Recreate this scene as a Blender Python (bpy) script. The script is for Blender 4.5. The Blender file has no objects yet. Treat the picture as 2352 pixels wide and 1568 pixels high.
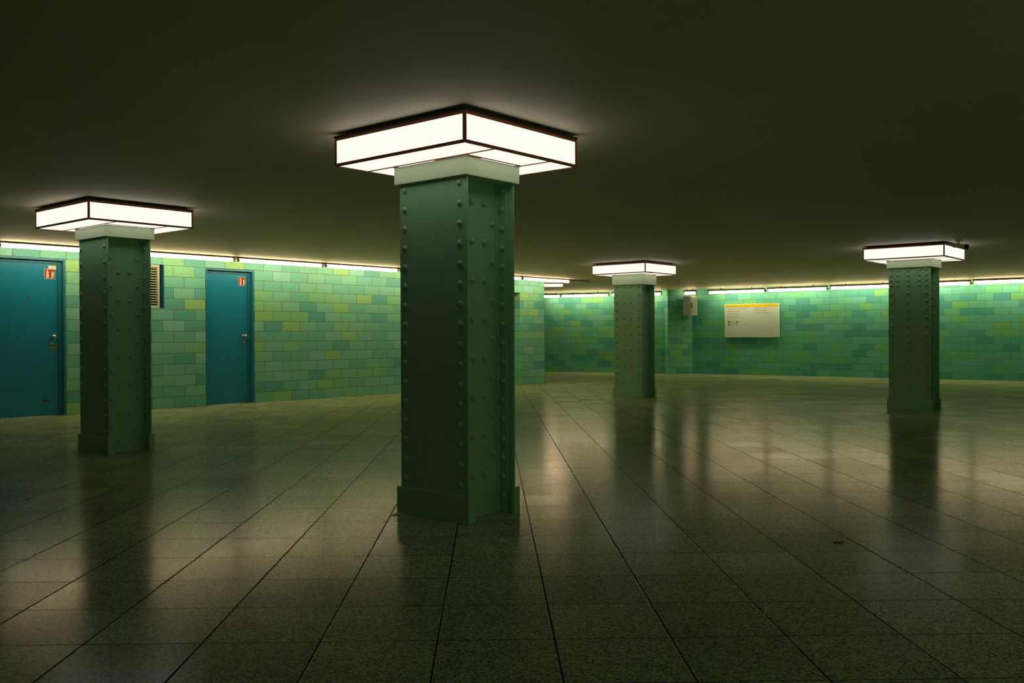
import bpy, bmesh, math, random
from mathutils import Matrix, Vector

random.seed(7)
S = bpy.context.scene
COL = S.collection

# ------------------------------------------------------------ camera
FPX, PITCH, ROLL = 2110.5, -0.0070, -0.0044
CAMH = 1.15
cam_d = bpy.data.cameras.new('camera')
cam_d.sensor_width = 36.0
cam_d.lens = 36.0 * FPX / 2352.0
cam_d.clip_end = 200
cam = bpy.data.objects.new('camera', cam_d)
COL.objects.link(cam)
fwd = Vector((0, math.cos(PITCH), math.sin(PITCH)))
up0 = Vector((0, -math.sin(PITCH), math.cos(PITCH)))
ex = Vector((1, 0, 0))
cr, sr = math.cos(ROLL), math.sin(ROLL)
X = ex * cr + up0 * sr
Y = up0 * cr - ex * sr
Z = -fwd
cam.matrix_world = Matrix(((X.x, Y.x, Z.x, 0), (X.y, Y.y, Z.y, 0), (X.z, Y.z, Z.z, CAMH), (0, 0, 0, 1)))
S.camera = cam

# ------------------------------------------------------------ world, exposure
w = bpy.data.worlds.new('world')
S.world = w
w.use_nodes = True
w.node_tree.nodes['Background'].inputs[0].default_value = (0.52, 0.66, 0.42, 1)
w.node_tree.nodes['Background'].inputs[1].default_value = 0.55
S.view_settings.view_transform = 'Standard'
S.view_settings.look = 'None'
S.view_settings.exposure = 0.0
S.view_settings.gamma = 1.0
S.view_settings.use_curve_mapping = False
LAMP_E = 1.10          # luminous panels of the square lamps
TUBE_E = 28.0           # fluorescent tubes
TUBE_C = (1.0, 0.71, 0.40)
LAMP_C = (1.0, 0.94, 0.82)

# ------------------------------------------------------------ materials
def new_mat(name):
    m = bpy.data.materials.new(name)
    m.use_nodes = True
    nt = m.node_tree
    return m, nt, nt.nodes['Principled BSDF']

def N(nt, t, **kw):
    n = nt.nodes.new(t)
    for k, v in kw.items():
        setattr(n, k, v)
    return n

def math_(nt, op, a, b=None, c=None):
    n = N(nt, 'ShaderNodeMath', operation=op)
    for i, v in enumerate((a, b, c)):
        if v is None:
            continue
        if isinstance(v, (int, float)):
            n.inputs[i].default_value = v
        else:
            nt.links.new(v, n.inputs[i])
    return n.outputs[0]

def mixc(nt, fac, a, b, blend='MIX'):
    n = N(nt, 'ShaderNodeMix', data_type='RGBA', blend_type=blend)
    for s, v in ((0, fac), (6, a), (7, b)):
        if isinstance(v, (int, float)):
            n.inputs[s].default_value = v
        elif isinstance(v, tuple):
            n.inputs[s].default_value = (*v, 1)
        else:
            nt.links.new(v, n.inputs[s])
    return n.outputs[2]

def plain(name, col, rough=0.5, metal=0.0, noise=0.0, scale=30.0, bump=0.0, coat=0.0, spec=None):
    m, nt, b = new_mat(name)
    b.inputs['Base Color'].default_value = (*col, 1)
    b.inputs['Roughness'].default_value = rough
    b.inputs['Metallic'].default_value = metal
    if spec is not None:
        b.inputs['Specular IOR Level'].default_value = spec
    if coat:
        b.inputs['Coat Weight'].default_value = coat
        b.inputs['Coat Roughness'].default_value = 0.15
    tc = N(nt, 'ShaderNodeTexCoord')
    nz = N(nt, 'ShaderNodeTexNoise')
    nz.inputs['Scale'].default_value = scale
    nz.inputs['Detail'].default_value = 4
    nt.links.new(tc.outputs['Object'], nz.inputs['Vector'])
    if noise:
        mr = N(nt, 'ShaderNodeMapRange')
        mr.inputs['To Min'].default_value = 1 - noise
        mr.inputs['To Max'].default_value = 1 + noise
        nt.links.new(nz.outputs['Fac'], mr.inputs['Value'])
        vm = N(nt, 'ShaderNodeVectorMath', operation='SCALE')
        vm.inputs[0].default_value = col
        nt.links.new(mr.outputs[0], vm.inputs['Scale'])
        nt.links.new(vm.outputs[0], b.inputs['Base Color'])
    if bump:
        bp = N(nt, 'ShaderNodeBump')
        bp.inputs['Strength'].default_value = bump
        bp.inputs['Distance'].default_value = 0.002
        nt.links.new(nz.outputs['Fac'], bp.inputs['Height'])
        nt.links.new(bp.outputs[0], b.inputs['Normal'])
    return m

def emit(name, col, strength):
    m = bpy.data.materials.new(name)
    m.use_nodes = True
    nt = m.node_tree
    nt.nodes.clear()
    e = N(nt, 'ShaderNodeEmission')
    e.inputs[0].default_value = (*col, 1)
    e.inputs[1].default_value = strength
    o = N(nt, 'ShaderNodeOutputMaterial')
    nt.links.new(e.outputs[0], o.inputs[0])
    return m

TL, TH = 0.371, 0.176      # wall tile length and course height

def tile_mat(name, seed, off=0.0, tint=(1, 1, 1)):
    """Glazed tiles in running bond; local x runs along the wall, local z up."""
    m, nt, b = new_mat(name)
    tc = N(nt, 'ShaderNodeTexCoord')
    sp = N(nt, 'ShaderNodeSeparateXYZ')
    nt.links.new(tc.outputs['Object'], sp.inputs[0])
    v = math_(nt, 'DIVIDE', sp.outputs[2], TH)
    row = math_(nt, 'FLOOR', v)
    par = math_(nt, 'MODULO', math_(nt, 'ADD', row, 100.0), 2.0)
    u = math_(nt, 'ADD', math_(nt, 'DIVIDE', math_(nt, 'ADD', sp.outputs[0], 50 * TL + off), TL), math_(nt, 'MULTIPLY', par, 0.5))
    cell = math_(nt, 'FLOOR', u)
    fu = math_(nt, 'SUBTRACT', u, cell)
    fv = math_(nt, 'SUBTRACT', v, row)
    eu = math_(nt, 'MULTIPLY', math_(nt, 'MINIMUM', fu, math_(nt, 'SUBTRACT', 1.0, fu)), TL)
    ev = math_(nt, 'MULTIPLY', math_(nt, 'MINIMUM', fv, math_(nt, 'SUBTRACT', 1.0, fv)), TH)
    e = math_(nt, 'MINIMUM', eu, ev)
    edge = N(nt, 'ShaderNodeMapRange', interpolation_type='SMOOTHSTEP')
    edge.inputs['From Min'].default_value = 0.0022
    edge.inputs['From Max'].default_value = 0.0055
    nt.links.new(e, edge.inputs['Value'])
    cv = N(nt, 'ShaderNodeCombineXYZ')
    nt.links.new(cell, cv.inputs[0]); nt.links.new(row, cv.inputs[1])
    cv.inputs[2].default_value = seed
    wn = N(nt, 'ShaderNodeTexWhiteNoise', noise_dimensions='3D')
    nt.links.new(cv.outputs[0], wn.inputs['Vector'])
    cr_ = N(nt, 'ShaderNodeValToRGB')
    cr_.color_ramp.interpolation = 'CONSTANT'
    pal = [(0.00, (0.105, 0.450, 0.420)), (0.13, (0.150, 0.540, 0.440)), (0.38, (0.190, 0.590, 0.430)),
           (0.60, (0.205, 0.590, 0.320)), (0.74, (0.210, 0.600, 0.540)), (0.87, (0.260, 0.600, 0.250)), (0.95, (0.090, 0.420, 0.400))]
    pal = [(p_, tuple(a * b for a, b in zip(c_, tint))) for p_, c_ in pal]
    els = cr_.color_ramp.elements
    els[0].position = 0; els[0].color = (*pal[0][1], 1)
    els[1].position = pal[1][0]; els[1].color = (*pal[1][1], 1)
    for p_, c_ in pal[2:]:
        q = els.new(p_); q.color = (*c_, 1)
    nt.links.new(wn.outputs['Value'], cr_.inputs[0])
    nz = N(nt, 'ShaderNodeTexNoise')
    nz.inputs['Scale'].default_value = 45; nz.inputs['Detail'].default_value = 5
    nt.links.new(tc.outputs['Object'], nz.inputs['Vector'])
    vr = N(nt, 'ShaderNodeMapRange')
    vr.inputs['From Min'].default_value = .3; vr.inputs['From Max'].default_value = .7
    vr.inputs['To Min'].default_value = .82; vr.inputs['To Max'].default_value = 1.15
    nt.links.new(nz.outputs['Fac'], vr.inputs['Value'])
    sc = N(nt, 'ShaderNodeVectorMath', operation='SCALE')
    nt.links.new(cr_.outputs[0], sc.inputs[0]); nt.links.new(vr.outputs[0], sc.inputs['Scale'])
    col = mixc(nt, edge.outputs[0], (0.11, 0.15, 0.07), sc.outputs[0])
    nt.links.new(col, b.inputs['Base Color'])
    rr = N(nt, 'ShaderNodeMapRange')
    rr.inputs['To Min'].default_value = 0.8; rr.inputs['To Max'].default_value = 0.55
    nt.links.new(edge.outputs[0], rr.inputs['Value'])
    nt.links.new(rr.outputs[0], b.inputs['Roughness'])
    h = math_(nt, 'ADD', edge.outputs[0], math_(nt, 'MULTIPLY', nz.outputs['Fac'], 0.35))
    # each tile sits a hair differently
    h2 = math_(nt, 'ADD', h, math_(nt, 'MULTIPLY', math_(nt, 'MULTIPLY', fu, wn.outputs['Value']), 0.8))
    bp = N(nt, 'ShaderNodeBump')
    bp.inputs['Strength'].default_value = 0.5; bp.inputs['Distance'].default_value = 0.003
    nt.links.new(h2, bp.inputs['Height']); nt.links.new(bp.outputs[0], b.inputs['Normal'])
    return m

def floor_mat():
    m, nt, b = new_mat('terrazzo_slabs')
    tc = N(nt, 'ShaderNodeTexCoord')
    mp = N(nt, 'ShaderNodeMapping')
    mp.inputs['Rotation'].default_value = (0, 0, math.radians(-1.35))
    nt.links.new(tc.outputs['Object'], mp.inputs[0])
    sp = N(nt, 'ShaderNodeSeparateXYZ')
    nt.links.new(mp.outputs[0], sp.inputs[0])
    PX, PY = 0.4415, 0.4475
    a = math.radians(1.35)
    # joint through (0.156, 3.5) and (0, 3.465)
    x0 = 0.156 * math.cos(a) + 3.5 * math.sin(a)
    y0 = 3.465 * math.cos(a)
    u = math_(nt, 'DIVIDE', math_(nt, 'ADD', sp.outputs[0], 100 * PX - x0), PX)
    v = math_(nt, 'DIVIDE', math_(nt, 'ADD', sp.outputs[1], 100 * PY - y0), PY)
    cu, cvv = math_(nt, 'FLOOR', u), math_(nt, 'FLOOR', v)
    fu, fv = math_(nt, 'SUBTRACT', u, cu), math_(nt, 'SUBTRACT', v, cvv)
    eu = math_(nt, 'MULTIPLY', math_(nt, 'MINIMUM', fu, math_(nt, 'SUBTRACT', 1.0, fu)), PX)
    ev = math_(nt, 'MULTIPLY', math_(nt, 'MINIMUM', fv, math_(nt, 'SUBTRACT', 1.0, fv)), PY * 1.0)
    def ed(x, lo, hi):
        n = N(nt, 'ShaderNodeMapRange', interpolation_type='SMOOTHSTEP')
        n.inputs['From Min'].default_value = lo; n.inputs['From Max'].default_value = hi
        nt.links.new(x, n.inputs['Value']); return n.outputs[0]
    e = math_(nt, 'MULTIPLY', ed(eu, 0.0022, 0.0048), ed(ev, 0.0016, 0.0042))
    cc = N(nt, 'ShaderNodeCombineXYZ')
    nt.links.new(cu, cc.inputs[0]); nt.links.new(cvv, cc.inputs[1])
    wn = N(nt, 'ShaderNodeTexWhiteNoise', noise_dimensions='3D')
    nt.links.new(cc.outputs[0], wn.inputs['Vector'])
    vo = N(nt, 'ShaderNodeTexVoronoi'); vo.inputs['Scale'].default_value = 150
    nt.links.new(tc.outputs['Object'], vo.inputs['Vector'])
    sv = N(nt, 'ShaderNodeSeparateColor'); nt.links.new(vo.outputs['Color'], sv.inputs[0])
    chips = N(nt, 'ShaderNodeValToRGB')
    el = chips.color_ramp.elements
    chips.color_ramp.interpolation = 'CONSTANT'
    el[0].position = 0; el[0].color = (0.11, 0.145, 0.080, 1)
    el[1].position = 0.25; el[1].color = (0.26, 0.345, 0.185, 1)
    for p_, c_ in ((0.6, (0.34, 0.44, 0.25)), (0.85, (0.50, 0.61, 0.37))):
        q = el.new(p_); q.color = (*c_, 1)
    nt.links.new(sv.outputs[0], chips.inputs[0])
    nz = N(nt, 'ShaderNodeTexNoise'); nz.inputs['Scale'].default_value = 1.1; nz.inputs['Detail'].default_value = 6
    nt.links.new(tc.outputs['Object'], nz.inputs['Vector'])
    k = math_(nt, 'ADD', math_(nt, 'MULTIPLY', wn.outputs['Value'], 0.22), math_(nt, 'ADD', math_(nt, 'MULTIPLY', nz.outputs['Fac'], 0.5), 0.64))
    sc = N(nt, 'ShaderNodeVectorMath', operation='SCALE')
    nt.links.new(chips.outputs[0], sc.inputs[0]); nt.links.new(k, sc.inputs['Scale'])
    col = mixc(nt, e, (0.012, 0.010, 0.006), sc.outputs[0])
    nt.links.new(col, b.inputs['Base Color'])
    nz2 = N(nt, 'ShaderNodeTexNoise'); nz2.inputs['Scale'].default_value = 3.0; nz2.inputs['Detail'].default_value = 8
    nt.links.new(tc.outputs['Object'], nz2.inputs['Vector'])
    r = math_(nt, 'ADD', 0.13, math_(nt, 'ADD', math_(nt, 'MULTIPLY', nz2.outputs['Fac'], 0.06), math_(nt, 'MULTIPLY', wn.outputs['Value'], 0.04)))
    nt.links.new(r, b.inputs['Roughness'])
    nt.links.new(math_(nt, 'MULTIPLY', e, 0.10), b.inputs['Specular IOR Level'])
    bp = N(nt, 'ShaderNodeBump'); bp.inputs['Strength'].default_value = 0.4; bp.inputs['Distance'].default_value = 0.002
    nt.links.new(e, bp.inputs['Height']); nt.links.new(bp.outputs[0], b.inputs['Normal'])
    # trodden stone: about half of the surface has lost its polish
    df = N(nt, 'ShaderNodeBsdfDiffuse'); nt.links.new(col, df.inputs['Color'])
    mx = N(nt, 'ShaderNodeMixShader'); mx.inputs[0].default_value = 0.45
    out = nt.nodes['Material Output']
    nt.links.new(b.outputs[0], mx.inputs[1]); nt.links.new(df.outputs[0], mx.inputs[2]); nt.links.new(mx.outputs[0], out.inputs[0])
    return m

M = {}
M['floor'] = floor_mat()
M['ceiling'] = plain('ceiling_paint', (0.74, 0.65, 0.47), 0.6, noise=0.06, scale=1.5, bump=0.1)
M['tile_left'] = tile_mat('glazed_tiles_left', 3.0)
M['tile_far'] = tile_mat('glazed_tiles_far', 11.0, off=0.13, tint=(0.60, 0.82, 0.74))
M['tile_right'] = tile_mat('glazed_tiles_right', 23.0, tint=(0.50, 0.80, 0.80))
M['green'] = plain('green_column_paint', (0.28, 0.53, 0.30), 0.38, noise=0.10, scale=9, bump=0.12)
M['capital'] = plain('pale_green_paint', (0.60, 0.74, 0.47), 0.45, noise=0.05, scale=9)
M['brown'] = plain('brown_frame_metal', (0.50, 0.13, 0.04), 0.35, noise=0.1)
M['black'] = plain('black_metal', (0.012, 0.010, 0.008), 0.5)
M['panel'] = emit('opal_panel', LAMP_C, LAMP_E)
M['tube'] = emit('fluorescent_glass', TUBE_C, TUBE_E)
M['batten'] = plain('batten_metal', (0.12, 0.08, 0.045), 0.5)
M['socket'] = plain('pale_socket', (0.62, 0.62, 0.40), 0.5)
M['blue'] = plain('blue_door_paint', (0.006, 0.240, 0.420), 0.30, noise=0.12, scale=4, bump=0.05)
M['teal'] = plain('teal_frame_paint', (0.015, 0.200, 0.300), 0.35, noise=0.08)
M['chrome'] = plain('steel', (0.6, 0.6, 0.56), 0.25, metal=1.0)
M['red'] = plain('sign_red', (0.33, 0.018, 0.008), 0.5)
M['white'] = plain('sign_white', (0.62, 0.70, 0.55), 0.5)
M['louvre'] = plain('cream_louvre_metal', (0.42, 0.50, 0.38), 0.5)
M['dark'] = plain('dark_void', (0.01, 0.012, 0.008), 0.9)
M['board'] = plain('board_cream', (0.56, 0.76, 0.74), 0.4)
M['yellow'] = plain('board_yellow', (0.68, 0.55, 0.008), 0.4)
M['ink'] = plain('board_ink', (0.20, 0.19, 0.12), 0.6)
M['inkred'] = plain('board_red', (0.35, 0.12, 0.06), 0.6)
M['grey'] = plain('grey_metal', (0.30, 0.40, 0.38), 0.4, metal=0.0)
M['ochre'] = plain('ochre_scrape', (0.36, 0.24, 0.03), 0.7)
M['rust'] = plain('rust_mark', (0.10, 0.045, 0.03), 0.8)
M['debris'] = plain('debris', (0.40, 0.38, 0.26), 0.8)

# ------------------------------------------------------------ mesh helpers
def bx(bm, x0, x1, y0, y1, z0, z1):
    vs = [bm.verts.new((x, y, z)) for z in (z0, z1) for y in (y0, y1) for x in (x0, x1)]
    for f in ((0, 2, 3, 1), (4, 5, 7, 6), (0, 1, 5, 4), (2, 6, 7, 3), (0, 4, 6, 2), (1, 3, 7, 5)):
        bm.faces.new([vs[i] for i in f])
    return bm

def boxes(*bs):
    bm = bmesh.new()
    for b in bs:
        bx(bm, *b)
    return bm

def cyl(bm, p0, p1, r, n=12, r1=None):
    p0, p1 = Vector(p0), Vector(p1)
    r1 = r if r1 is None else r1
    d = (p1 - p0).normalized()
    a = d.orthogonal().normalized(); b = d.cross(a)
    A = [bm.verts.new(p0 + (a * math.cos(t) + b * math.sin(t)) * r) for t in [2 * math.pi * i / n for i in range(n)]]
    B = [bm.verts.new(p1 + (a * math.cos(t) + b * math.sin(t)) * r1) for t in [2 * math.pi * i / n for i in range(n)]]
    for i in range(n):
        j = (i + 1) % n
        bm.faces.new((A[i], A[j], B[j], B[i]))
    bm.faces.new(A[::-1]); bm.faces.new(B)
    return bm

def lathe(bm, prof, axis='Z', n=16, origin=(0, 0, 0)):
    """prof: list of (radius, height); axis direction 'Z' or a vector."""
    ax = Vector((0, 0, 1)) if axis == 'Z' else Vector(axis).normalized()
    a = ax.orthogonal().normalized(); b = ax.cross(a); o = Vector(origin)
    rings = []
    for r, h in prof:
        if r < 1e-6:
            rings.append([bm.verts.new(o + ax * h)])
        else:
            rings.append([bm.verts.new(o + ax * h + (a * math.cos(2 * math.pi * i / n) + b * math.sin(2 * math.pi * i / n)) * r) for i in range(n)])
    for R0, R1 in zip(rings, rings[1:]):
        for i in range(n):
            j = (i + 1) % n
            if len(R0) == 1:
                bm.faces.new((R0[0], R1[i], R1[j]))
            elif len(R1) == 1:
                bm.faces.new((R0[i], R0[j], R1[0]))
            else:
                bm.faces.new((R0[i], R0[j], R1[j], R1[i]))
    return bm

def obj(name, bm, mat, parent=None, bevel=0.0, smooth=False, label=None, kind=None):
    me = bpy.data.meshes.new(name)
    bmesh.ops.recalc_face_normals(bm, faces=bm.faces)
    if smooth:
        for f in bm.faces:
            f.smooth = True
    bm.to_mesh(me); bm.free()
    me.materials.append(mat)
    o = bpy.data.objects.new(name, me)
    COL.objects.link(o)
    if parent:
        o.parent = parent
    if bevel:
        md = o.modifiers.new('bevel', 'BEVEL'); md.width = bevel; md.segments = 2; md.limit_method = 'ANGLE'
    if label: o['label'] = label
    if kind: o['kind'] = kind
    return o

def thing(name, label, cat, loc=(0, 0, 0), rz=0.0, group=None, kind=None):
    o = bpy.data.objects.new(name, None)
    COL.objects.link(o)
    o.location = loc; o.rotation_euler = (0, 0, rz)
    o.empty_display_size = 0.2
    if label: o['label'] = label
    if cat: o['category'] = cat
    if group: o['group'] = group
    if kind: o['kind'] = kind
    return o

def tag(o, label, cat, group=None):
    o['label'] = label; o['category'] = cat
    if group: o['group'] = group
    return o

def struct(o, label=None, cat=None):
    o['kind'] = 'structure'
    if label: o['label'] = label
    if cat: o['category'] = cat
    return o

CEIL = 2.452
YAW = math.radians(49.65)

# ------------------------------------------------------------ floor and ceiling
struct(obj('floor', boxes((-22, 22, -4, 36, -0.2, 0.0)), M['floor']), 'dark speckled terrazzo slab floor with thin black joints', 'floor')
struct(obj('ceiling', boxes((-22, 22, -4, 36, CEIL, CEIL + 0.3)), M['ceiling']), 'plain dull grey-brown painted ceiling of the hall', 'ceiling')

# ------------------------------------------------------------ walls (local x along the wall, local -y faces the hall)
def wall(name, x, y, deg, s0, s1, openings, mat, label, thick=0.35):
    """openings: (sa, sb, za, zb)"""
    bm = bmesh.new()
    cuts = sorted(openings)
    s = s0
    for sa, sb, za, zb in cuts:
        bx(bm, s, sa, 0, thick, 0, CEIL)
        if za > 0:
            bx(bm, sa, sb, 0, thick, 0, za)
        bx(bm, sa, sb, 0, thick, zb, CEIL)
        s = sb
    bx(bm, s, s1, 0, thick, 0, CEIL)
    o = obj(name, bm, mat)
    o.location = (x, y, 0); o.rotation_euler = (0, 0, math.radians(deg))
    struct(o, label, 'wall')
    return o

W1P, W1D = (-5.69, 14.51), 48.0
D1 = (-2.27, -1.31, 0, 2.30)
VT = (-0.62, 0.215, 1.60, 2.30)
D2 = (0.93, 1.85, 0, 2.288)
NI = (6.6, 8.78, 0, 2.12)
wall('wall_left', *W1P, W1D, -21.0, 9.65, [D1, VT, D2, NI], M['tile_left'], 'wall of pale and teal green glazed tiles with the two blue doors', 0.45)

FD = -36.0
F2P = (5.5, 26.7)
cF, sF = math.cos(math.radians(FD)), math.sin(math.radians(FD))
F2S0 = -0.28
p2 = (F2P[0] + F2S0 * cF, F2P[1] + F2S0 * sF)
wall('wall_right', *F2P, FD, F2S0, 16.0, [], M['tile_right'], 'long green tiled wall at the right carrying the cream notice board')
wall('wall_far', 4.6, 27.1, -25.0, -8.0, 0.1, [], M['tile_far'], 'green tiled far wall behind the third column')
pa_ = (4.545, 26.78)
pang = math.degrees(math.atan2(p2[1] - pa_[1], p2[0] - pa_[0]))
plen = math.hypot(p2[1] - pa_[1], p2[0] - pa_[0])
wall('wall_pier', *pa_, pang, 0, plen, [], M['tile_far'], 'narrow green tiled pier between the far wall and the right wall', 0.3)
# unseen wall added behind the viewer to block ambient light from the left
wall('light_block_wall', -0.5, -3.6, 180.0, 0, 21.0, [], M['tile_left'], 'added green tiled wall behind the viewer, blocking light from the back left')
# return wall of the left wall's end, running back into the passage
t48 = math.radians(W1D)
cx, cy = W1P[0] + 9.65 * math.cos(t48), W1P[1] + 9.65 * math.sin(t48)

# ------------------------------------------------------------ doors in the left wall
def on_wall(P, D, s, off=0.0, z=0.0):
    a = math.radians(D)
    return (P[0] + s * math.cos(a) + off * math.sin(a), P[1] + s * math.sin(a) - off * math.cos(a), z)

def pict_sign(parent, x0, x1, z0, z1, y):
    """red fire-equipment sign: extinguisher at the left, hose symbol at the right"""
    s = obj('fire_sign', boxes((x0, x1, y - 0.003, y, z0, z1)), M['white'], parent, label='red and white fire equipment sign')
    W_, H_ = x1 - x0, z1 - z0
    e = 0.035 * W_
    obj('red_field', boxes((x0 + e, x1 - e, y - 0.0045, y - 0.003, z0 + e, z1 - e)), M['red'], s)
    bm = boxes((x0 + .17 * W_, x0 + .42 * W_, y - 0.006, y - 0.0045, z0 + .08 * H_, z0 + .46 * H_),
               (x0 + .19 * W_, x0 + .40 * W_, y - 0.006, y - 0.0045, z0 + .50 * H_, z0 + .70 * H_),
               (x0 + .23 * W_, x0 + .36 * W_, y - 0.006, y - 0.0045, z0 + .70 * H_, z0 + .90 * H_))
    obj('extinguisher_symbol', bm, M['white'], s)
    bm = boxes((x0 + .66 * W_, x0 + .88 * W_, y - 0.006, y - 0.0045, z0 + .16 * H_, z0 + .62 * H_),
               (x0 + .70 * W_, x0 + .84 * W_, y - 0.006, y - 0.0045, z0 + .62 * H_, z0 + .72 * H_),
               (x0 + .58 * W_, x0 + .74 * W_, y - 0.006, y - 0.0045, z0 + .06 * H_, z0 + .14 * H_))
    obj('hose_symbol', bm, M['white'], s)
    return s

def make_door(name, s0, s1, ztop, label, left_frame, rec=0.11):
    t = thing(name, label, 'door', on_wall(W1P, W1D, s0), t48, kind='structure')
    Wd = s1 - s0
    fw = 0.085
    lx0 = fw if left_frame else 0.0
    bm = bmesh.new()
    # folded steel frame: right jamb, head, left jamb
    bx(bm, Wd - 0.035, Wd - 0.002, 0.0, rec + 0.06, 0, ztop - 0.002)
    bx(bm, Wd - fw, Wd - 0.035, rec - 0.045, rec + 0.06, 0, ztop - 0.035)
    bx(bm, 0.002, Wd - 0.035, 0.0, rec + 0.06, ztop - 0.035, ztop - 0.002)
    bx(bm, 0.035, Wd - fw, rec - 0.045, rec + 0.06, ztop - 0.075, ztop - 0.035)
    bx(bm, 0.002, 0.035, 0.0, rec + 0.06, 0, ztop - 0.035)
    if left_frame:
        bx(bm, 0.035, fw, rec - 0.045, rec + 0.06, 0, ztop - 0.075)
    obj('door_frame', bm, M['teal'], t, bevel=0.003)
    leaf = obj('door_leaf', boxes((max(lx0, 0.036), Wd - fw - 0.002, rec - 0.03, rec + 0.02, 0.008, ztop - 0.078)), M['blue'], t, bevel=0.003)
    xr = Wd - fw - 0.002
    yf = rec - 0.03
    bm = bmesh.new()
    lathe(bm, [(0.0, 0.0), (0.028, 0.0), (0.028, 0.006), (0.012, 0.010), (0.012, 0.035), (0.027, 0.042), (0.033, 0.058), (0.027, 0.074), (0.0, 0.080)], (0, -1, 0), 18, (xr - 0.075, yf, 1.155))
    obj('door_knob', bm, M['chrome'], leaf, smooth=True, label='round steel knob')
    bm = bmesh.new()
    lathe(bm, [(0.0, 0.0), (0.026, 0.0), (0.026, 0.009), (0.010, 0.012), (0.010, 0.016), (0.0, 0.016)], (0, -1, 0), 18, (xr - 0.080, yf, 1.055))
    obj('lock_cylinder', bm, M['chrome'], leaf)
    return t, leaf, xr, yf

d1, leaf1, xr1, yf1 = make_door('door_1', D1[0] - 0.0, D1[1], D1[3], 'wide blue steel door at the far left with a peephole, white sticker and scraped patch', True)
o0 = D1[0]
pict_sign(leaf1, -1.582 - o0, -1.432 - o0, 2.000, 2.148, yf1)
obj('sticker', boxes((-1.527 - o0, -1.418 - o0, yf1 - 0.0075, yf1 - 0.006, 2.140, 2.195)), M['white'], leaf1, label='small blank white sticker')
bm = bmesh.new(); lathe(bm, [(0, 0), (0.014, 0), (0.013, 0.008), (0.0, 0.010)], (0, -1, 0), 12, (-1.80 - o0, yf1, 1.730))
obj('peephole', bm, M['chrome'], leaf1)
bm = bmesh.new(); lathe(bm, [(0, 0), (0.009, 0), (0.008, 0.005), (0.0, 0.006)], (0, -1, 0), 12, (-1.775 - o0, yf1, 1.700))
obj('screw', bm, M['chrome'], leaf1)
bm = bmesh.new()
pts = [(-.125, .015), (-.10, .030), (-.04, .024), (-.004, .032), (-.004, -.028), (-.03, -.012), (-.07, -.022), (-.11, -.004)]
f = bm.faces.new([bm.verts.new((xr1 + x, yf1 - 0.0008, 0.995 + z)) for x, z in pts])
r_ = bmesh.ops.extrude_face_region(bm, geom=[f]); bmesh.ops.translate(bm, vec=(0, 0.0006, 0), verts=[v for v in r_['geom'] if isinstance(v, bmesh.types.BMVert)])
obj('bare_patch', bm, M['ochre'], leaf1, label='ochre patch of scraped paint')
bm = bmesh.new()
pts = [(-.24, .0), (-.20, .018), (-.16, .010), (-.13, .020), (-.12, -.008), (-.17, -.018), (-.21, -.012)]
f = bm.faces.new([bm.verts.new((xr1 + x, yf1 - 0.0008, 0.22 + z)) for x, z in pts])
r_ = bmesh.ops.extrude_face_region(bm, geom=[f]); bmesh.ops.translate(bm, vec=(0, 0.0006, 0), verts=[v for v in r_['geom'] if isinstance(v, bmesh.types.BMVert)])
obj('rust_spot', bm, M['rust'], leaf1)

d2, leaf2, xr2, yf2 = make_door('door_2', D2[0], D2[1], D2[3], 'narrow teal-blue steel door right of the louvred vent with one red sign', False)
o2 = D2[0]
pict_sign(leaf2, 1.595 - o2, 1.728 - o2, 2.015, 2.165, yf2)

# ------------------------------------------------------------ louvred vent beside the left column
v = thing('wall_vent', 'cream louvred ventilation grille in a teal-lined recess, right of the left column', 'vent', on_wall(W1P, W1D, VT[0]), t48)
VW, z0, z1 = VT[1] - VT[0], VT[2], VT[3]
obj('recess_lining', boxes((VW - 0.006, VW - 0.001, 0.0, 0.12, z0 + .001, z1 - .001), (0.001, 0.006, 0, 0.12, z0 + .001, z1 - .001), (0.006, VW - 0.006, 0, 0.12, z1 - 0.006, z1 - .001)), M['teal'], v)
xf = VW - 0.065
obj('grille_frame', boxes((xf - 0.035, xf, 0.02, 0.09, z0 + .002, z1 - .008), (0.03, 0.065, 0.02, 0.09, z0 + .002, z1 - .008), (0.065, xf - 0.035, 0.02, 0.09, z1 - 0.05, z1 - .008), (0.065, xf - 0.035, 0.02, 0.09, z0 + .002, z0 + .03)), M['louvre'], v, bevel=0.002)
bm = bmesh.new()
n = 16
for i in range(n):
    zc = z0 + 0.045 + (z1 - z0 - 0.105) * i / (n - 1)
    vs = [bm.verts.new((x, y, z)) for x in (0.065, xf - 0.035) for y, z in ((0.03, zc - 0.012), (0.032, zc - 0.009), (0.075, zc + 0.012), (0.073, zc + 0.009))]
    for q in ((0, 1, 2, 3), (4, 7, 6, 5), (0, 4, 5, 1), (1, 5, 6, 2), (2, 6, 7, 3), (3, 7, 4, 0)):
        bm.faces.new([vs[k] for k in q])
obj('louvre_blades', bm, M['louvre'], v)
obj('backing', boxes((0.006, VW - 0.006, 0.10, 0.119, z0 + .001, z1 - .006)), M['dark'], v)

# back of the doorless recess behind the middle column
o = struct(obj('trim_1', boxes((NI[0] + .001, NI[1] - .001, 0.40, 0.449, 0, NI[3] - .001)), M['tile_left']), 'tiled back of the recess in the left wall', 'wall')
o.location = (*W1P, 0); o.rotation_euler = (0, 0, t48)

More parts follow.
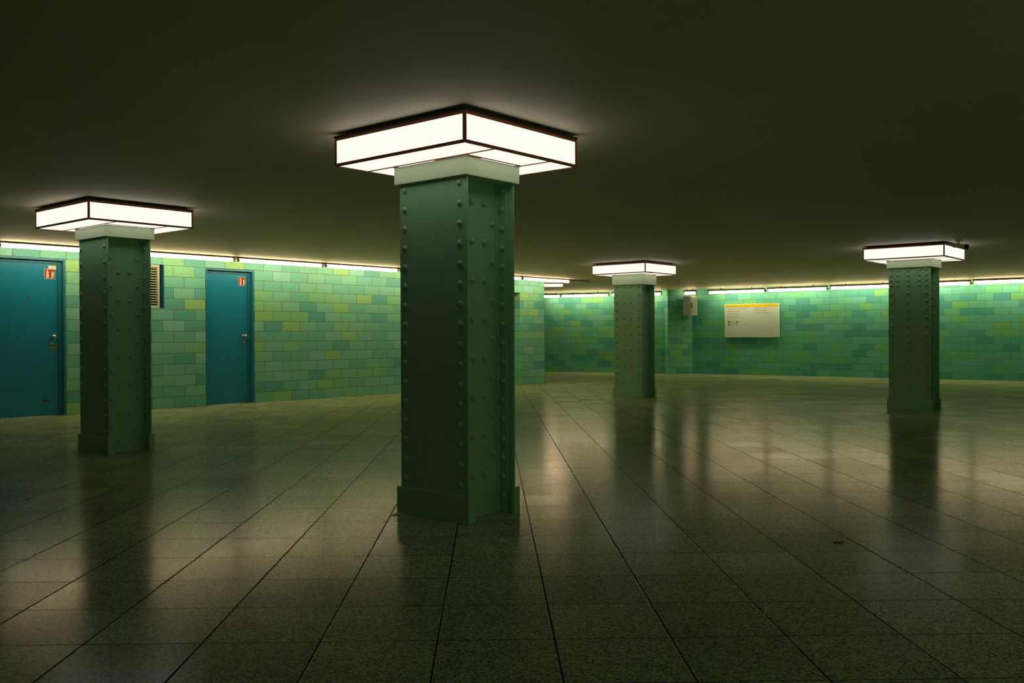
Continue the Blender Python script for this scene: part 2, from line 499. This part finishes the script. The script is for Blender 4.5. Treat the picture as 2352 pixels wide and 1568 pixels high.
# ------------------------------------------------------------ riveted steel columns
HA, HB = 0.3193, 0.2425          # half size of the plinth along L (local y) and R (local x)
FA, FB = 0.298, 0.2225           # flange plate half width, column half depth
PT = 0.012
WREC = 0.118                     # how far the web sits back from the flange edges
riv_bm = bmesh.new()
rr_, rh = 0.0190, 0.0175
lathe(riv_bm, [(rr_, 0.0), (rr_ * .96, rh * .35), (rr_ * .75, rh * .72), (rr_ * .42, rh * .94), (0, rh)], 'Z', 10)
for f in riv_bm.faces: f.smooth = True
RIV = bpy.data.meshes.new('rivet'); riv_bm.to_mesh(RIV); RIV.materials.append(M['green'])

def rivet(parent, p, n):
    o = bpy.data.objects.new('rivet', RIV)
    COL.objects.link(o); o.parent = parent
    o.location = p
    o.rotation_euler = Vector(n).to_track_quat('Z', 'Y').to_euler()
    return o

def column(x, y, label, spec, capz):
    t = thing('steel_column', label, 'column', (x, y, 0), YAW, 'riveted green steel columns')
    yw = FA - WREC
    topz = capz + 0.02
    for sx in (-1, 1):
        a, b = sorted((sx * FB, sx * (FB - PT)))
        obj('flange_plate', boxes((a, b, -FA, FA, 0, topz)), M['green'], t, bevel=0.0015)
        # plinth casing wrapped round the foot of the flange
        zp = 0.172
        o_, i_ = sx * HB, sx * (HB - 0.062)
        a, b = sorted((o_, sx * (FB + 0.0005)))
        bm = boxes((a, b, -HA, HA, 0, zp))
        a, b = sorted((sx * (FB + 0.0005), i_))
        bx(bm, a, b, -HA, -FA - 0.0005, 0, zp); bx(bm, a, b, FA + 0.0005, HA, 0, zp)
        obj('plinth', bm, M['green'], t, bevel=0.002)
    ix = FB - PT
    obj('web', boxes((-ix + .0005, ix - .0005, -yw, yw, 0, topz)), M['green'], t)
    for sx in (-1, 1):
        for sy in (-1, 1):
            # angle: one leg on the flange, one on the web
            y0, y1 = sorted((sy * (yw + 0.0005), sy * (yw + 0.068)))
            x0, x1 = sorted((sx * (ix - 0.0005), sx * (ix - 0.011)))
            bm = boxes((x0, x1, y0, y1, 0, topz))
            x0, x1 = sorted((sx * (ix - 0.011), sx * (ix - 0.034)))
            y0, y1 = sorted((sy * (yw + 0.0005), sy * (yw + 0.008)))
            bx(bm, x0, x1, y0, y1, 0, topz)
            obj('angle', bm, M['green'], t, bevel=0.0015)
    cb, ca = 0.2541, 0.3176
    lz = 2.4216 - 0.1827
    obj('capital', boxes((-cb, cb, -ca, ca, capz, lz - 0.0025)), M['capital'], t, bevel=0.003, label='pale green box capital')
    # rivets the photograph shows
    p, z_top = spec['pitch'], spec['ztop']
    zs = [z_top - i * p for i in range(40) if z_top - i * p > 0.20]
    fx = -FB
    hidden = []
    for i, z in enumerate(zs):
        for yc in spec['outer']:
            rivet(t, (fx, yc, z), (-1, 0, 0))
        for yc in spec.get('inner', ()):
            if (i + spec.get('inner_phase', 0)) % spec.get('inner_every', 2) == 0:
                rivet(t, (fx, yc, z), (-1, 0, 0))
        hidden.append(((FB, 0.235, z), (1, 0, 0))); hidden.append(((FB, -0.235, z), (1, 0, 0)))
    for yc, z in spec.get('extra', ()):
        rivet(t, (fx, yc, z), (-1, 0, 0))
    # web side facing right
    wy = -yw
    wp = spec.get('wpitch', p)
    zt = spec.get('wztop', z_top)
    zw = [zt - i * wp for i in range(40) if zt - i * wp > 0.03 and zt - i * wp > spec.get('wmin', 0)]
    for i, z in enumerate(zw):
        if i % 2 == 0:
            for xc in (-0.056, 0.060): rivet(t, (xc, wy, z), (0, -1, 0))
        else:
            for xc in (-0.132, 0.137): rivet(t, (xc, wy, z), (0, -1, 0))
    for i, z in enumerate([spec.get('fztop', z_top) - i * p for i in range(40) if spec.get('fztop', z_top) - i * p > 0.03]):
        rivet(t, (ix - 0.011, -yw - 0.036, z), (-1, 0, 0))
        hidden.append(((-(ix - 0.011), -yw - 0.036, z), (1, 0, 0)))
        hidden.append(((ix - 0.011, yw + 0.036, z), (-1, 0, 0)))
        hidden.append(((-(ix - 0.011), yw + 0.036, z), (1, 0, 0)))
    for i, z in enumerate(zw):
        for xc in ((-0.056, 0.060) if i % 2 == 0 else (-0.132, 0.137)):
            hidden.append(((xc, yw, z), (0, 1, 0)))
    bm = bmesh.new()
    for pz, nn in hidden:
        lathe(bm, [(rr_, 0.0), (rr_ * .75, rh * .72), (0, rh)], nn, 8, pz)
    obj('rivets', bm, M['green'], t, smooth=True, kind='stuff', label='rivets on the sides turned away')
    if 'gusset' in spec:
        gz = spec['gusset']
        obj('gusset_plate', boxes((-0.105, 0.105, -yw - 0.0075, -yw - 0.0005, gz, topz)), M['green'], t, bevel=0.0015)
    return t

CZ = 2.4216 - 0.1827 - 0.1153
C1 = (-0.3534, 5.9567); C2 = (-4.0074, 9.2858); C3 = (2.2501, 16.8862); C4 = (6.0357, 13.7933)
C5 = (C1[0] + 3.76, C1[1] - 3.15)
column(*C1, 'largest riveted green steel column, in the middle foreground', dict(pitch=0.1235, ztop=2.085, outer=(-0.238, 0.250), wpitch=0.1235, wztop=1.99, fztop=2.085), CZ)
column(*C2, 'dark green riveted column at the left between the two blue doors', dict(pitch=0.1500, ztop=2.03, outer=(-0.245, 0.255), wpitch=0.140, wztop=2.07, fztop=2.04), CZ)
column(*C3, 'farthest and smallest green column, with four rows of rivets on its broad face', dict(pitch=0.1435, ztop=2.015, outer=(-0.235, 0.240), inner=(-0.075, 0.070), wpitch=0.07, wztop=1.98, wmin=1.74, fztop=1.94, gusset=1.70), 2.4216 - 0.1827 - 0.1847)
ex_ = [(yc, 2.09 - 0.075 * i) for i in range(4) for yc in (-0.150, 0.165)]
ex_ += [(yc, 2.09 - 0.075 * i) for i in range(4) for yc in (-0.240, 0.015, 0.252)]
column(*C4, 'dark green column at the right with a dense cluster of rivets near its top', dict(pitch=0.1200, ztop=1.745, outer=(-0.240, 0.015, 0.252), wpitch=0.12, wztop=2.05, fztop=2.05, extra=ex_), CZ)

# ------------------------------------------------------------ square lamps round the column heads
LA, LB, LH = 0.5737, 0.5327, 0.1827
LT_, LB_ = 2.4216, 2.4216 - 0.1827
CA_, CB_ = 0.3176, 0.2541

def make_lamp(x, y, label):
    t = thing('square_lamp', label, 'lamp', (x, y, LB_), YAW, 'square lamps around the column heads')
    T = 0.017
    h = LH
    bm = bmesh.new()
    # bottom and top perimeter
    for (za, zb) in ((0, T), (h - 0.020, h)):
        bx(bm, -LB, LB, -LA, -LA + T, za, zb); bx(bm, -LB, LB, LA - T, LA, za, zb)
        bx(bm, -LB, -LB + T, -LA + T, LA - T, za, zb); bx(bm, LB - T, LB, -LA + T, LA - T, za, zb)
    for sx in (-1, 1):
        for sy in (-1, 1):
            x0, x1 = sorted((sx * LB, sx * (LB - T))); y0, y1 = sorted((sy * LA, sy * (LA - T)))
            bx(bm, x0, x1, y0, y1, T, h - 0.020)
    # bars on the underside: two along the collar's long sides, edge strips round the collar
    for sx in (-1, 1):
        a, b = sorted((sx * (CB_ + 0.001), sx * (CB_ + 0.017)))
        bx(bm, a, b, -LA + T, LA - T, 0, 0.010)
    for sy in (-1, 1):
        a, b = sorted((sy * (CA_ + 0.001), sy * (CA_ + 0.014)))
        bx(bm, -CB_ - 0.001, CB_ + 0.001, a, b, 0, 0.010)
    obj('frame', bm, M['brown'], t, bevel=0.0015)
    obj('top_plate', boxes((-LB - 0.004, LB + 0.004, -LA - 0.004, LA + 0.004, h, h + 0.010), (-LB + .05, LB - .05, -LA + .05, LA - .05, h + 0.010, CEIL - LB_ - 0.0)), M['black'], t)
    e = 0.004
    def pan(name, *b): obj(name, boxes(b), M['panel'], t)
    for sy in (-1, 1):
        a, b = sorted((sy * (LA - e), sy * (LA - e - 0.004)))
        pan('side_panel', -LB + T, LB - T, a, b, T, h - 0.020)
    for sx in (-1, 1):
        a, b = sorted((sx * (LB - e), sx * (LB - e - 0.004)))
        pan('side_panel', a, b, -LA + T, LA - T, T, h - 0.020)
    for sx in (-1, 1):
        a, b = sorted((sx * (LB - T), sx * (CB_ + 0.017)))
        pan('bottom_panel', a, b, -LA + T, LA - T, e, e + 0.004)
    for sy in (-1, 1):
        a, b = sorted((sy * (LA - T), sy * (CA_ + 0.014)))
        pan('bottom_panel', -CB_ - 0.001, CB_ + 0.001, a, b, e, e + 0.004)
    return t

def copy_tree(o, parent=None):
    c = o.copy(); COL.objects.link(c)
    if parent: c.parent = parent
    for ch in o.children:
        copy_tree(ch, c)
    return c

lamp = make_lamp(*C1, 'largest square lamp with white panels, around the head of the middle column')
for (x, y), lb in ((C2, 'square white lamp around the head of the left column'),
                   (C3, 'smallest square white lamp, around the head of the farthest column'),
                   (C4, 'square white lamp around the head of the right column, beside the security camera')):
    c = copy_tree(lamp); c.location = (x, y, LB_); c['label'] = lb

# the next column of the same row stands just outside the right edge of the photograph
column(*C5, 'green riveted column just outside the right edge, nearest to the viewer', dict(pitch=0.1235, ztop=2.085, outer=(-0.238, 0.250)), CZ)
c = copy_tree(lamp); c.location = (*C5, LB_); c['label'] = 'square white lamp around the column head just outside the right edge'

# ------------------------------------------------------------ fluorescent battens along the walls
BW2 = 0.050
def tube_light(xa, ya, xb, yb, z, label, group, cap=0.045, r=0.028, batten_ext=0.0):
    L = math.hypot(xb - xa, yb - ya); a = math.atan2(yb - ya, xb - xa)
    t = thing('fluorescent_light', label, 'light', (xa, ya, z), a, group)
    zc = CEIL - z
    zb0 = min(r + 0.0005, zc - 0.006); zb1 = min(zc - 0.0005, zb0 + 0.045)
    bm = boxes((-0.03, L + 0.03 + batten_ext, -BW2, BW2, zb0, zb1))
    obj('batten', bm, M['batten'], t)
    if zb1 < zc - 0.001:
        for hx in (0.22 * L, 0.78 * L):
            obj('hanger', boxes((hx - 0.012, hx + 0.012, -0.012, 0.012, zb1 + 0.0002, zc - 0.0005)), M['batten'], t)
    bm = bmesh.new(); cyl(bm, (0.0, 0, 0), (L, 0, 0), r, 14)
    obj('tube', bm, M['tube'], t, smooth=False)
    bm = bmesh.new(); cyl(bm, (L, 0, 0), (L + cap, 0, 0), r * 0.95, 14, r * 0.8)
    bx(bm, L + cap * .3, L + cap * .6, -0.012, 0.012, 0.0, min(r, zc - 0.006))
    obj('socket', bm, M['socket'], t)
    bm = bmesh.new(); cyl(bm, (0.0, 0, 0), (-0.02, 0, 0), r * 0.95, 14, r * 0.8)
    bx(bm, -0.018, -0.004, -0.012, 0.012, 0.0, min(r, zc - 0.006))
    obj('socket', bm, M['batten'], t)
    return t

OFF1 = 0.48
ZT1 = 2.398
def w1tube(sa, sb, label, ext=0.0):
    A = on_wall(W1P, W1D, sa, OFF1); B = on_wall(W1P, W1D, sb, OFF1)
    return tube_light(A[0], A[1], B[0], B[1], ZT1, label, 'fluorescent tubes above the left wall', batten_ext=ext)
GL = ('fluorescent tube above the far left door',
      'fluorescent tube above the louvred vent, ending at the teal door',
      'fluorescent tube above the right side of the teal door',
      'fluorescent tube meeting the left edge of the middle column',
      'fluorescent tube above the left wall hidden behind the middle column',
      'fluorescent tube stub showing just right of the middle column',
      'last fluorescent tube of the left wall, running past its corner')
def ray(u, v):
    a, b = (u - 1176) / FPX, (v - 784) / FPX
    d = X * a - Y * b + fwd
    return d
def at_depth(u, D):
    """ground position seen in image column u at distance D ahead"""
    d = ray(u, 766)
    return (d.x / d.y * D, D)

def plane_hit(u, P, deg, off):
    a = math.radians(deg)
    n = Vector((-math.sin(a), math.cos(a))); d = ray(u, 766)
    P0 = Vector(P) - n * off
    k = P0.dot(n) / (d.x * n.x + d.y * n.y)
    return (d.x * k, d.y * k)
def w1s(u):
    q = plane_hit(u, W1P, W1D, OFF1)
    return (q[0] - W1P[0]) * math.cos(t48) + (q[1] - W1P[1]) * math.sin(t48)
q0, q1 = w1s(550), w1s(751)
pit = q1 - q0; ln = w1s(738) - q0
spans = [(w1s(3), q0 - pit - 0.09 * pit), (q0 - pit, q0 - pit + ln), (q0, q0 + ln), (q1, q1 + ln), (q1 + pit, q1 + pit + ln), (w1s(1199) - ln, w1s(1199) - 0.05), (w1s(1202), w1s(1306))]
for (sa, sb), lb in zip(spans, GL):
    w1tube(sa, sb, lb, 0.75 if lb.startswith('last') else 0.0)
ZT2 = 2.333
F1P = (4.6, 27.1)
GF = 'fluorescent tubes above the far wall'
for ua, ub, lb in ((1246, 1286, 'short visible end of a far-wall tube beside the left wall corner'),
                   (1292.5, 1397, 'far-wall tube between the left wall corner and the farthest column'),
                   (1408, 1518, 'far-wall tube passing behind the farthest column')):
    A = plane_hit(ua, F1P, -25.0, 0.36); B = plane_hit(ub, F1P, -25.0, 0.36)
    tube_light(*A, *B, ZT2, lb, GF, r=0.036)
A = at_depth(1573, 26.45); B = at_depth(1598, 26.35)
tube_light(*A, *B, ZT2, 'shortest tube, above the grey metal box on the pier', GF, r=0.036)
A = at_depth(1250, 23.0); B = at_depth(1292, 23.0)
tube_light(*A, *B, 2.39, 'short tube just behind the corner of the left wall, above the orange-lit ceiling', GF, r=0.030)
GR = 'fluorescent tubes above the right wall'
for ua, ub, lb in ((1630, 1755, 'leftmost tube of the right wall, above the left half of the notice board'),
                   (1766, 1898, 'right-wall tube starting above the right end of the notice board'),
                   (1910, 2062, 'right-wall tube meeting the left side of the right column'),
                   (2078, 2227, 'right-wall tube showing just right of the right column'),
                   (2238, 2400, 'right-wall tube cut by the right edge of the photo')):
    A = plane_hit(ua, F2P, FD, 0.36); B = plane_hit(ub, F2P, FD, 0.36)
    tube_light(*A, *B, ZT2 if ua < 1700 else ZT2 + (ua - 1700) * 0.00006, lb, GR, cap=0.07, r=0.036)
# two more, out of sight, carry the row on past the right edge
for k in range(2):
    A = plane_hit(2415 + 190 * k, F2P, FD, 0.36); B = plane_hit(2590 + 190 * k, F2P, FD, 0.36)
    tube_light(*A, *B, ZT2 + 0.04, 'right-wall tube beyond the right edge of the photo, %s' % ('nearer the notice board' if k == 0 else 'farther along the row'), GR, cap=0.07, r=0.036)

# ------------------------------------------------------------ notice board on the right wall
def f2_local(u, v, off):
    a = math.radians(FD)
    n = Vector((-math.sin(a), math.cos(a))); T = Vector((math.cos(a), math.sin(a)))
    d = ray(u, v); P0 = Vector(F2P) - n * off
    k = P0.dot(n) / (d.x * n.x + d.y * n.y)
    return (Vector((d.x * k, d.y * k)) - Vector(F2P)).dot(T), CAMH + d.z * k
sA, zA = f2_local(1664, 699, 0.07); sB, zB = f2_local(1789.5, 775, 0.07)
zA = (zA + f2_local(1789, 696, 0.07)[1]) / 2; zB = (zB + f2_local(1664, 774, 0.07)[1]) / 2
nb = thing('notice_board', 'cream notice board with a yellow header strip on the right wall', 'sign', on_wall(F2P, FD, sA, 0.0, zB), math.radians(FD))
BW, BH = sB - sA, zA - zB
obj('panel', boxes((0, BW, -0.072, -0.02, 0, BH)), M['board'], nb, bevel=0.004)
for b0 in (0.1, BW - 0.2):
    obj('bracket', boxes((b0, b0 + 0.1, -0.0199, -0.0005, 0.1, BH - 0.1)), M['black'], nb)
yb_ = -0.072
def fx(px): return (px - 135) / (2010 - 135) * BW
def fz(py): return BH * (1335 - py) / (1335 - 195)
obj('header_strip', boxes((fx(160), fx(1985), yb_ - 0.002, yb_, fz(300), fz(205))), M['yellow'], nb)
def words(name, spans, py, hh, mat, d=0.002, dens=1.0):
    """worn, unreadable lettering: uneven upright strokes and short arcs set as words"""
    for a_, b_ in spans:
        bm = bmesh.new()
        x = fx(a_)
        while x < fx(b_):
            ww = random.uniform(0.010, 0.017)
            h_ = hh * random.choice((0.62, 0.62, 0.66, 1.0))
            zb = fz(py) - hh / 2
            bx(bm, x, x + ww * 0.40, yb_ - d, yb_ - d + 0.0015, zb, zb + h_)
            if random.random() < 0.7:
                bx(bm, x + ww * .40, x + ww, yb_ - d, yb_ - d + 0.0015, zb + h_ * .5, zb + h_ * .5 + hh * .16)
            x += ww + 0.009
        obj(name, bm, mat, nb)
words('header_word', ((200, 625), (680, 720), (765, 825), (850, 905), (925, 1010)), 258, 0.055, M['ink'], 0.004)
words('printed_word', ((235, 690), (725, 915)), 345, 0.045, M['ink'])
words('printed_word', ((240, 660),), 440, 0.045, M['ink'])
words('printed_word', ((250, 660),), 532, 0.045, M['ink'])
words('printed_word', ((255, 550), (580, 670)), 625, 0.045, M['ink'])
words('printed_word', ((1220, 1380), (1450, 1690)), 335, 0.045, M['ink'])
words('printed_word', ((1215, 1590),), 420, 0.045, M['ink'])
words('printed_word', ((1220, 1415), (1450, 1680)), 512, 0.045, M['ink'])
words('printed_word', ((350, 400), (430, 520)), 810, 0.050, M['ink'])
words('printed_word', ((360, 460), (520, 610), (790, 870)), 898, 0.050, M['ink'])
for px, py in ((297, 808), (297, 900), (580, 808)):
    bm = cyl(bmesh.new(), (fx(px), yb_ - 0.002, fz(py)), (fx(px), yb_ - 0.0002, fz(py)), 0.030, 16)
    obj('line_symbol', bm, M['inkred'], nb, label='small dull red round symbol')

# ------------------------------------------------------------ grey box across the corner of the pier
gx, gy = at_depth(1586, 26.42)
gb = thing('wall_box', 'small grey metal box with a dark slot high in the tiled corner by the pier', 'box', (gx, gy, 1.72), math.radians(0))
zt = CAMH + (766 - 678) * 26.4 / FPX; zbm = CAMH + (766 - 723) * 26.4 / FPX
hw = 16.5 * 26.4 / FPX
bm = bmesh.new()
P_ = [(-hw, 0.0), (0.0, -0.05), (hw, 0.0), (hw * .8, 0.26), (-hw * .8, 0.26)]
lo = [bm.verts.new((x, y, zbm - 1.72)) for x, y in P_]; hi = [bm.verts.new((x, y, zt - 1.72)) for x, y in P_]
for i in range(5):
    j = (i + 1) % 5
    bm.faces.new((lo[i], lo[j], hi[j], hi[i]))
bm.faces.new(lo[::-1]); bm.faces.new(hi)
obj('casing', bm, M['grey'], gb, bevel=0.006)
bm = boxes((-0.016, 0.016, -0.004, 0.004, -0.075, 0.075))
o = obj('slot', bm, M['black'], gb)
o.location = (0.033, -0.045, (700 - 704) * 0 + (CAMH + (766 - 700) * 26.4 / FPX) - 1.72); o.rotation_euler = (0, 0, math.atan2(0.05, hw))

# ------------------------------------------------------------ security camera beside the right lamp
D = 13.0
kx, ky = at_depth(2199, D)
sc_ = thing('security_camera', 'small white security camera with a black lens on the ceiling beside the right lamp', 'camera', (kx + 0.03, ky - 0.1, CEIL), math.radians(0))
bm = bmesh.new(); cyl(bm, (-0.06, 0, -0.0005), (-0.06, 0, -0.022), 0.05, 16); cyl(bm, (-0.06, 0, -0.022), (-0.06, 0, -0.055), 0.014, 10)
obj('ceiling_mount', bm, M['white'], sc_)
bm = bmesh.new(); cyl(bm, (-0.115, 0.05, -0.062), (0.015, -0.02, -0.090), 0.033, 16)
obj('housing', bm, M['white'], sc_, smooth=False)
bm = bmesh.new(); cyl(bm, (0.0145, -0.0195, -0.0897), (0.062, -0.045, -0.101), 0.035, 16)
obj('lens', bm, M['black'], sc_)

# ------------------------------------------------------------ small plate on the left wall, peeping out beside the middle column
q_ = plane_hit(920.5, W1P, W1D, 0.0)
wp_ = thing('wall_plate', 'small white plate on the tiles, mostly hidden by the left edge of the middle column', 'plate', (q_[0], q_[1], 1.955), t48)
obj('plate', boxes((-0.015, 0.085, -0.012, -0.0005, -0.04, 0.04)), M['white'], wp_, bevel=0.002)
obj('screw_head', cyl(bmesh.new(), (0.035, -0.012, 0), (0.035, -0.0145, 0), 0.006, 10), M['chrome'], wp_)

# ------------------------------------------------------------ scraps on the floor
def floor_bit(name, x, y, pts, h, mat, label, cat):
    bm = bmesh.new()
    lo = [bm.verts.new((a, b, 0.0)) for a, b in pts]; hi = [bm.verts.new((a * .96, b * .96, h)) for a, b in pts]
    for i in range(len(pts)):
        j = (i + 1) % len(pts)
        bm.faces.new((lo[i], lo[j], hi[j], hi[i]))
    bm.faces.new(lo[::-1]); bm.faces.new(hi)
    o = obj(name, bm, mat); o.location = (x, y, 0.0)
    return tag(o, label, cat)
floor_bit('pale_scrap', -0.752, 5.90, [(-.028, -.05), (.03, -.04), (.034, .05), (.012, .085), (-.012, .02)], 0.002, M['debris'], 'pale scrap of paper on the floor left of the middle column foot', 'debris')  # flat pale piece laid where a pale tile corner shows
floor_bit('dark_speck', 1.79, 5.05, [(-.028, 0), (-.012, -.012), (.012, -.014), (.030, -.002), (.014, .012), (-.010, .013)], 0.006, M['black'], 'tiny dark speck lying on the bare floor at the right foreground', 'leaf')  # flat dark bit standing for a small spot on the slabs
